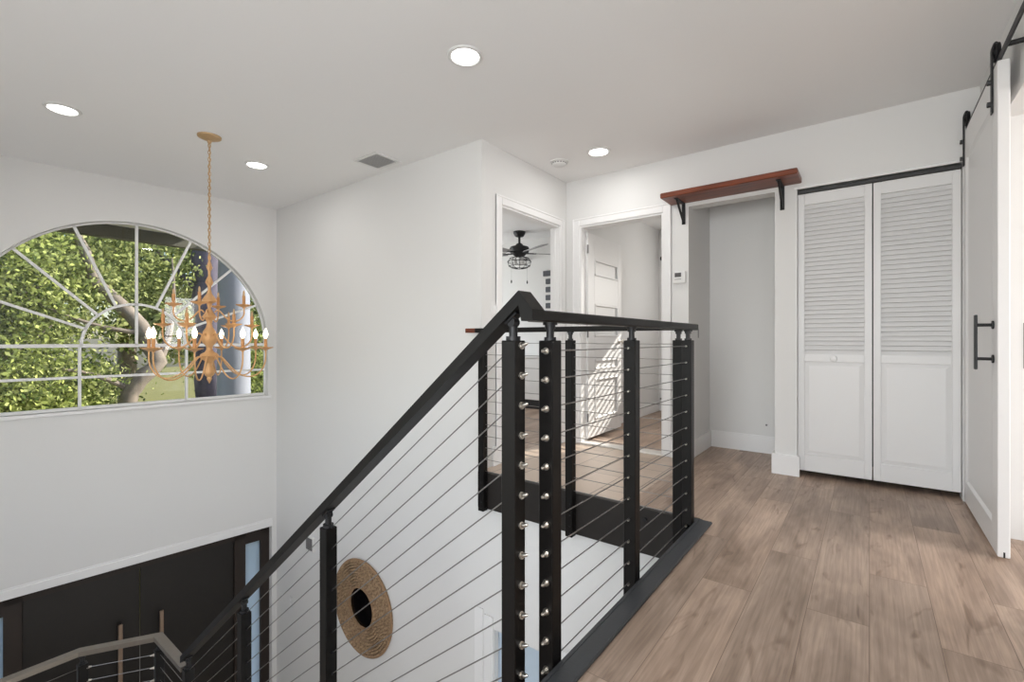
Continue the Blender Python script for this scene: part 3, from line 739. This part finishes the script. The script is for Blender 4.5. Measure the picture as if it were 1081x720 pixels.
# ------------------------------------------------------------------ chandelier
ch = thing('chandelier', 'antique gold candle chandelier hanging on a long chain before the arched window', 'chandelier', (1.394, 3.867, 0))
MB().lathe([(0, CEIL), (.078, CEIL), (.076, CEIL-.010), (.050, CEIL-.022), (.016, CEIL-.034), (.012, CEIL-.05), (0, CEIL-.052)], n=32).build('ceiling_canopy', 'chain', ch, smooth=True)
m = MB(); z = CEIL-.05; i = 0
while z > 1.60:
    ll = .034; pts = []
    for k in range(13):
        a = 2*PI*k/12; px = .0085*math.cos(a); pz = ll/2*math.sin(a)
        pts.append((px, 0, z-ll/2+pz) if i % 2 == 0 else (0, px, z-ll/2+pz))
    m.tube(pts, .0028, n=6); z -= ll-.008; i += 1
m.tube([(.006*math.sin(q*1.3), .006*math.cos(q*1.1), CEIL-.05-q*.05) for q in range(18)], .003, n=6)
m.build('chain', 'chain', ch, smooth=True)
prof = [(0, 1.60), (.010, 1.595), (.014, 1.57), (.008, 1.55), (.016, 1.53), (.026, 1.50), (.012, 1.475), (.010, 1.44), (.022, 1.42), (.034, 1.39), (.016, 1.365), (.012, 1.34),
        (.020, 1.31), (.042, 1.285), (.060, 1.262), (.058, 1.250), (.022, 1.235), (.014, 1.20), (.030, 1.175), (.050, 1.150), (.062, 1.135), (.030, 1.115), (.020, 1.09), (.028, 1.06),
        (.052, 1.03), (.064, .99), (.058, .95), (.030, .925), (.024, .90), (.036, .88), (.070, .865), (.078, .850), (.066, .83), (.034, .81), (.026, .785), (.036, .76), (.048, .735), (.038, .71), (.018, .695), (.022, .680), (.012, .665), (.004, .650), (0, .645)]
MB().lathe([(a*.78, b) for a, b in prof], n=24).build('centre_stem', 'gold', ch, smooth=True)
def bez(P, n=16):
    out = []
    for i in range(n+1):
        t = i/n; q = [Vector(p) for p in P]
        while len(q) > 1: q = [q[j]*(1-t)+q[j+1]*t for j in range(len(q)-1)]
        out.append(q[0])
    return out
def arm(ang, R, z_hub, z_dip, z_cup, lit, hub_r=.05, th=.0052):
    ca, sa = math.cos(ang), math.sin(ang)
    pts = [(p[0]*ca, p[0]*sa, p[1]) for p in [(b.x, b.y) for b in bez([(hub_r, z_hub), (hub_r+.03, z_hub+.06), (hub_r+.06, z_hub-.02), (R*.45, z_dip-.04), (R*.78, z_dip-.05), (R+.03, z_dip+.03), (R, z_cup-.06), (R, z_cup-.015)], 22)]]
    a = MB().tube(pts, th, n=8).build('arm', 'gold', ch, smooth=True)
    x, y = R*ca, R*sa
    MB().lathe([(0, z_cup-.022), (.008, z_cup-.020), (.012, z_cup-.012), (.030, z_cup-.006), (.050, z_cup+.002), (.055, z_cup+.008), (.050, z_cup+.006), (.028, z_cup+.001), (.0, z_cup+.002)], x, y, n=24).build('drip_cup', 'gold', a, smooth=True)
    MB().lathe([(.016, z_cup+.002), (.014, z_cup+.012), (.0105, z_cup+.016), (.0105, z_cup+.075), (.0, z_cup+.077)], x, y, n=14).build('candle_sleeve', 'candle', a, smooth=True)
    zb = z_cup+.077
    if lit: MB().lathe([(.007, zb-.002), (.012, zb+.010), (.0165, zb+.026), (.014, zb+.042), (.007, zb+.060), (.0015, zb+.074), (0, zb+.076)], x, y, n=14).build('flame_bulb', 'bulb', a, smooth=True)
    else: MB().lathe([(.006, zb-.002), (.0075, zb+.010), (.007, zb+.024), (.003, zb+.036), (0, zb+.038)], x, y, n=12).build('bulb', 'deadbulb', a, smooth=True)
vr = math.radians(YAW-90)     # phase reference
for k in range(8): arm(math.radians(-52.7+20+45*k), .37, .83, .665, .905, True)
for k in range(6): arm(math.radians(-52.7+35+60*k), .275, 1.00, .90, 1.075, False, .045)
for k in range(4): arm(math.radians(-52.7+18+90*k), .225, 1.17, 1.11, 1.225, False, .035)

# ------------------------------------------------------------------ bathroom door and contents
bdr = thing('bathroom_door', 'open white panelled door swung into the bathroom, striped by sunlight', 'door', (XC+T-.02, 2.142, .03), math.radians(1.0))
L_ = .775; hd = 1.96; fy = -.018
pans = [(1.60, 1.74), (1.00, 1.30), (.70, .80), (.12, .60)]
pans = [(1.565, 1.725), (.97, 1.29), (.645, .745), (.16, .56)]
m = MB(); xs0, xs1 = .14, .69
m.cham(0, fy, 0, xs0, -fy, hd, .002); m.cham(xs1, fy, 0, L_, -fy, hd, .002)
zz = [0]+[q for p in sorted(pans) for q in p]+[hd]
for i in range(0, len(zz), 2): m.cham(xs0, fy, zz[i], xs1, -fy, zz[i+1], .002)
m.build('door_frame', 'doorw', bdr)
for a0, a1 in pans:
    p = MB(); q = .02; p.box(xs0, -.004, a0, xs1, .004, a1)
    for (x0, z0, x1, z1) in ((xs0, a0, xs1, a0+q), (xs0, a1-q, xs1, a1), (xs0, a0, xs0+q, a1), (xs1-q, a0, xs1, a1)): p.cham(x0, -.024, z0, x1, -.004, z1, .004)
    p.build('door_panel', 'doorw', bdr)
kb = MB().lathe([(.026, -.018), (.026, -.024), (.010, -.028), (.010, -.050), (.022, -.058), (.028, -.070), (.022, -.082), (0, -.086)], cx=.72, cy=0, cz=.92, axis='y', n=20).build('knob', 'steel', bdr, smooth=True)
m = MB()
for z in (.2, 1.0, 1.8): m.cyl((-.008, -.02, z-.04), (-.008, -.02, z+.04), .008, n=10)
m.build('hinges', 'grey', bdr, smooth=True)
rd = thing('curtain_rod', 'short black curtain rod end high on the far bathroom wall', 'curtain rod', (6.34, 2.1, 2.07))
MB().cyl((-.06, .14, 0), (-.06, -.7, 0), .016, n=12).build('rod', 'blackm', rd, smooth=True); MB().lathe([(0, .16), (.026, .15), (.030, .13), (.016, .11)], cx=-.06, axis='y', n=14).build('finial', 'blackm', rd, smooth=True)
MB().cyl((0, .05, 0), (-.07, .05, 0), .012, n=10).build('wall_bracket', 'blackm', rd)
pv = thing('water_valve', 'small twin water supply valves low on the far bathroom wall', 'valve', (6.34, 2.16, .17))
for y in (-.05, .06): MB().cyl((0, y, 0), (-.06, y, 0), .014, n=10).cyl((-.06, y, -.02), (-.06, y, .09), .010, n=10).build('valve_pipe', 'cable', pv, smooth=True)
MB().cyl((-.055, -.09, 0), (-.055, .10, 0), .012, n=10).build('cross_pipe', 'cable', pv, smooth=True)
# bathroom window with blinds (throws the sun stripes)
wnd = bpy.data.objects.new('window_5', None); C.objects.link(wnd); wnd['kind'] = 'structure'
m = MB()
for (y0, z0, y1, z1) in ((BY0, BZ0, BY1, BZ0+.03), (BY0, BZ1-.03, BY1, BZ1), (BY0, BZ0, BY0+.03, BZ1), (BY1-.03, BZ0, BY1, BZ1)): m.box(6.38, y0, z0, 6.42, y1, z1)
m.build('window_frame', 'trim', wnd)
bl_ = MB(); nb = 11
for i in range(nb):
    z = BZ0+.05+i*(BZ1-BZ0-.1)/(nb-1); bl_.box(-.025, BY0+.04, -.001, .025, BY1-.04, .001, Matrix.Translation((6.36, 0, z)) @ Matrix.Rotation(math.radians(-2), 4, 'Y'))
bl_.build('blind_slats', 'trim', wnd)

# ------------------------------------------------------------------ bedroom contents
FX, FY = 5.23, 3.86
fan = thing('ceiling_fan', 'black caged ceiling fan with grey blades, seen through the bedroom doorway', 'ceiling fan', (FX, FY, 0))
MB().lathe([(0, CEIL), (.085, CEIL), (.080, CEIL-.03), (.060, CEIL-.065), (.030, CEIL-.075), (0, CEIL-.076)], n=28).build('ceiling_canopy', 'blackm', fan, smooth=True)
MB().cyl((0, 0, CEIL-.07), (0, 0, 2.29), .016, n=12).lathe([(.018, 2.31), (.045, 2.295), (.060, 2.27), (.05, 2.26)], n=20).build('downrod', 'blackm', fan, smooth=True)
MB().lathe([(0, 2.28), (.06, 2.275), (.125, 2.255), (.14, 2.23), (.13, 2.18), (.10, 2.16), (.08, 2.14), (.05, 2.12), (0, 2.12)], n=28).build('motor_housing', 'blackm', fan, smooth=True)
for k in range(5):
    a = math.radians(-43+72*k); rot = Matrix.Rotation(a, 4, 'Z')
    m = MB(); mt = rot @ Matrix.Rotation(math.radians(12), 4, 'X')
    pts = [(.20, -.05), (.62, -.068), (.67, -.05), (.68, 0), (.67, .05), (.62, .068), (.20, .05)]
    vs = [tuple(mt @ Vector((x, y, z))+Vector((0, 0, 2.17))) for z in (-.004, .004) for x, y in pts]; n = len(pts)
    m.add(vs, [tuple(range(n-1, -1, -1)), tuple(range(n, 2*n))]+[(i, (i+1) % n, n+(i+1) % n, n+i) for i in range(n)])
    b = m.build('blade', 'blade', fan)
    MB().box(.09, -.018, 2.162, .24, .018, 2.174, rot).build('blade_arm', 'blackm', b)
m = MB()
for k in range(10):
    a = 2*PI*k/10; ca, sa = math.cos(a), math.sin(a)
    m.tube([(r_*ca, r_*sa, z_) for r_, z_ in ((.06, 2.12), (.13, 2.10), (.165, 2.05), (.155, 2.00), (.10, 1.965), (.03, 1.955))], .0035, n=5)
for r_, z_ in ((.13, 2.1), (.165, 2.05), (.145, 1.99), (.06, 1.958)): m.tube([(r_*math.cos(2*PI*i/24), r_*math.sin(2*PI*i/24), z_) for i in range(25)], .004, n=5)
m.build('light_cage', 'blackm', fan, smooth=True)
for k in range(3):
    a = 2*PI*k/3+.4; MB().lathe([(.012, 2.12), (.014, 2.09), (.028, 2.055), (.028, 2.03), (.012, 2.005), (0, 2.002)], .06*math.cos(a), .06*math.sin(a), n=12).build('bulb', 'plastic', fan, smooth=True)
for dx, dy in ((-.09, .07), (.09, -.07)):
    MB().cyl((dx, dy, 2.1), (dx, dy, 1.80), .0012, n=5).build('pull_chain', 'grey', fan); MB().lathe([(0, 1.80), (.009, 1.785), (.010, 1.76), (0, 1.745)], dx, dy, n=10).build('chain_pull', 'blackm', fan)
# wall tiles in the bedroom
for k in range(5):
    z = 1.935-.1175*k; wdt = .072 if k else .115
    tag(MB().cham(BX-.035, 3.56, z-.038, BX-.001, 3.56+.115+wdt, z+.038, .003).build('wall_panel', 'tilegrey'),
        ['dark grey rectangular wall panel, topmost and widest of the column in the bedroom', 'dark grey wall panel, second from the top of the column in the bedroom',
         'dark grey wall panel, middle one of the column in the bedroom', 'dark grey wall panel, second from the bottom of the column in the bedroom',
         'dark grey wall panel, lowest of the column in the bedroom, just above the railing'][k], 'wall panel', 'dark panels on the bedroom wall')
dr = thing('dresser', 'low white dresser on a black base, seen through the bedroom doorway', 'dresser', (5.42, 3.80, 0))
MB().cham(0, -.9, 0, .32, .9, .125, .004).build('base', 'blackm', dr)
MB().cham(-.01, -.92, .125, .32, .92, .715, .004).build('body', 'plastic', dr)
MB().cham(-.03, -.94, .715, .325, .94, .745, .004).build('top', 'trim', dr)

# ------------------------------------------------------------------ outside
struct('ground', MB().box(-60, 6.3, LOW-.3, 80, 90, LOW-.2), 'grass')
struct('porch_floor', MB().box(-2, 5.95, LOW-.25, 5, 8.3, LOW-.05), 'stone')
struct('porch_ceiling', MB().prism([(-1.2, 5.90), (2.6, 5.58), (2.6, 8.1), (-1.2, 8.1)], 'z', 2.46, 2.56), 'soffit')
struct('porch_beam', MB().box(-1.2, 7.82, 2.30, 3.4, 7.96, 2.47), plain('porch_beam_paint', srgb(84, 82, 70), .7, var=.1))
col = thing('porch_column', 'round white porch column outside the right side of the arched window', 'column', (3.11, 7.70, 0))
MB().lathe([(0, LOW+.1), (.235, LOW+.1), (.225, 0), (.212, 1.9), (.20, 2.3), (0, 2.3)], n=40).build('shaft', 'column', col, smooth=True)
MB().box(-.27, -.27, LOW-.05, .27, .27, LOW+.1).build('plinth', 'column', col); MB().box(-.25, -.25, 2.3, .25, .25, 2.46).build('capital', 'column', col)

def tree(name, label, base_, trunkpts, radii, bark, crowns, nleaf, size, leafm, branches=()):
    t = thing(name, label, 'tree', base_)
    m = MB(); bp = Vector(base_)
    P = [Vector(p)-bp for p in trunkpts]
    # subdivide + knobble
    pts = []; rr = []
    for i in range(len(P)-1):
        for k in range(5):
            u = k/5; pts.append(P[i].lerp(P[i+1], u)+Vector((rng.randn(), rng.randn(), 0))*.018); rr.append((radii[i]*(1-u)+radii[i+1]*u)*(1+.07*rng.randn()))
    pts.append(P[-1]); rr.append(radii[-1])
    m.tube(pts, 0, n=14, rr=rr).build('trunk', bark, t, smooth=True)
    for b in branches:
        q = [Vector(p)-bp for p in b[0]]; MB().tube(bez(q, 12), 0, n=8, rr=[b[1]*(1-i/14) for i in range(13)]).build('branch', bark, t, smooth=True)
    V = []; 
    tot = sum(c[6] for c in crowns)
    for cx, cy, cz, sx, sy, sz, wt in crowns:
        n = int(nleaf*wt/tot)
        nc = max(4, n//150)
        cen = rng.randn(nc, 3); cen /= np.linalg.norm(cen, axis=1)[:, None]; cen *= (rng.rand(nc, 1)**.4); cen = cen*[sx, sy, sz]+[cx-bp.x, cy-bp.y, cz-bp.z]
        idx = rng.randint(0, nc, n); p = cen[idx]+rng.randn(n, 3)*[.26, .26, .17]
        V.append(p)
    p = np.concatenate(V); n = len(p)
    s = size*(.6+.8*rng.rand(n, 1))
    d = rng.randn(n, 3); d[:, 2] -= .3; d /= np.linalg.norm(d, axis=1)[:, None]
    e = np.cross(d, rng.randn(n, 3)); e /= np.linalg.norm(e, axis=1)[:, None]
    quad = np.stack([p, p+d*s*.5+e*s*.27, p+d*s, p+d*s*.5-e*s*.27], 1).reshape(-1, 3)
    me = bpy.data.meshes.new('foliage'); me.vertices.add(4*n); me.vertices.foreach_set('co', quad.ravel())
    me.loops.add(4*n); me.loops.foreach_set('vertex_index', np.arange(4*n)); me.polygons.add(n)
    me.polygons.foreach_set('loop_start', np.arange(0, 4*n, 4)); me.polygons.foreach_set('loop_total', np.full(n, 4)); me.update(); me.validate()
    me.materials.append(M[leafm]); o = bpy.data.objects.new('foliage', me); C.objects.link(o); o.parent = t
    return t
G = LOW-.2
tree('oak_tree', 'oak tree with a thick dark purplish trunk behind the chandelier, outside the window', (4.35, 11.6, G),
     [(4.35, 11.6, G), (4.3, 11.6, -.6), (4.12, 11.5, 1.2), (4.05, 11.4, 2.6), (4.0, 11.3, 4.4)], [.46, .34, .27, .24, .14], 'bark2',
     [(4.6, 12.8, 3.7, 2.2, 1.3, 1.4, 1.0), (6.3, 12.6, 2.6, 1.0, 1.2, 1.5, .5), (5.5, 13.0, 0.2, .9, .8, 1.2, .4)], 26000, .10, 'leaf1',
     [([(4.1, 11.5, 1.5), (4.8, 11.6, 2.4), (5.4, 12, 3.6)], .09), ([(4.08, 11.4, 1.9), (3.4, 11.7, 2.5), (2.9, 12, 3.5)], .08)])
tree('leaning_tree', 'tree with a crooked pale grey trunk in the middle of the arched window', (2.72, 10.6, G),
     [(2.75, 10.6, G), (2.5, 10.6, -.9), (2.5, 10.55, 0.0), (2.95, 10.5, .55), (2.70, 10.6, 1.25), (2.1, 10.8, 2.0), (1.7, 11, 3.4)], [.24, .17, .14, .13, .12, .09, .05], 'bark',
     [(2.4, 11.9, 2.7, 1.9, .9, 1.2, 1.2), (1.3, 11.2, 1.9, 1.2, .8, 1.2, 1.0), (1.2, 10.9, .1, 1.1, .7, .9, .8)], 30000, .085, 'leaf3',
     [([(2.95, 10.5, .6), (3.3, 10.6, 1.3), (3.3, 11, 2.6)], .08), ([(2.8, 10.55, 1.1), (1.9, 10.6, 1.1), (.9, 10.8, 1.9)], .05), ([(2.5, 10.6, .1), (1.8, 10.4, .6), (1.1, 10.5, .5)], .05)])
tree('leafy_tree', 'bright leafy tree filling the left part of the arched window', (.2, 10.8, G),
     [(.2, 10.8, G), (.25, 10.8, 0), (.45, 10.8, 1.6), (.6, 10.9, 3.4)], [.2, .14, .10, .05], 'bark',
     [(.5, 10.9, 2.3, 1.5, .9, 1.3, 1.2), (.9, 10.7, .2, 1.0, .8, 1.2, 1.0), (-.4, 10.6, .8, .9, .8, 1.4, .6)], 34000, .08, 'leaf1',
     [([(.3, 10.8, .8), (.9, 10.7, 1.5), (1.5, 10.8, 1.9)], .05), ([(.3, 10.8, .1), (.9, 10.5, .5), (1.6, 10.5, 1.3)], .04)])
tree('background_tree', 'hazy green tree standing far behind the oak and the crooked tree', (4.5, 19, G),
     [(4.5, 19, G), (4.5, 19, 1), (4.6, 19, 4)], [.3, .25, .15], 'bark',
     [(3.2, 18.5, 3.4, 3.4, 1.5, 2.6, 1), (7.0, 18.5, 3.0, 3.2, 1.5, 2.8, 1), (5.6, 17.5, 1.6, 1.8, 1.0, 1.3, .7), (.8, 18.0, 2.0, 2.4, 1.5, 3.0, .8), (8.6, 17.5, .4, 2.2, 1.2, 2.2, .6)], 30000, .17, 'leaf3')
tree('garden_shrub', 'rounded garden shrub behind the lower left window panes', (1.6, 13.5, G),
     [(1.6, 13.5, G), (1.6, 13.5, -1.6)], [.08, .05], 'bark',
     [(1.0, 13.2, -.8, 1.6, .8, 1.3, 1), (2.2, 13.6, -.4, .8, .6, 1.1, .5)], 16000, .09, 'leaf2')['category'] = 'shrub'
tree('garden_shrub', 'dark rounded shrub at the foot of the porch column, lower right of the window', (6.2, 13.2, G),
     [(6.2, 13.2, G), (6.2, 13.2, -1.6)], [.08, .05], 'bark',
     [(6.0, 13.2, -1.0, 1.1, .8, 1.2, 1), (7.4, 13.2, .2, 1.0, .8, 2.0, 1)], 16000, .10, 'leaf2')['category'] = 'shrub'
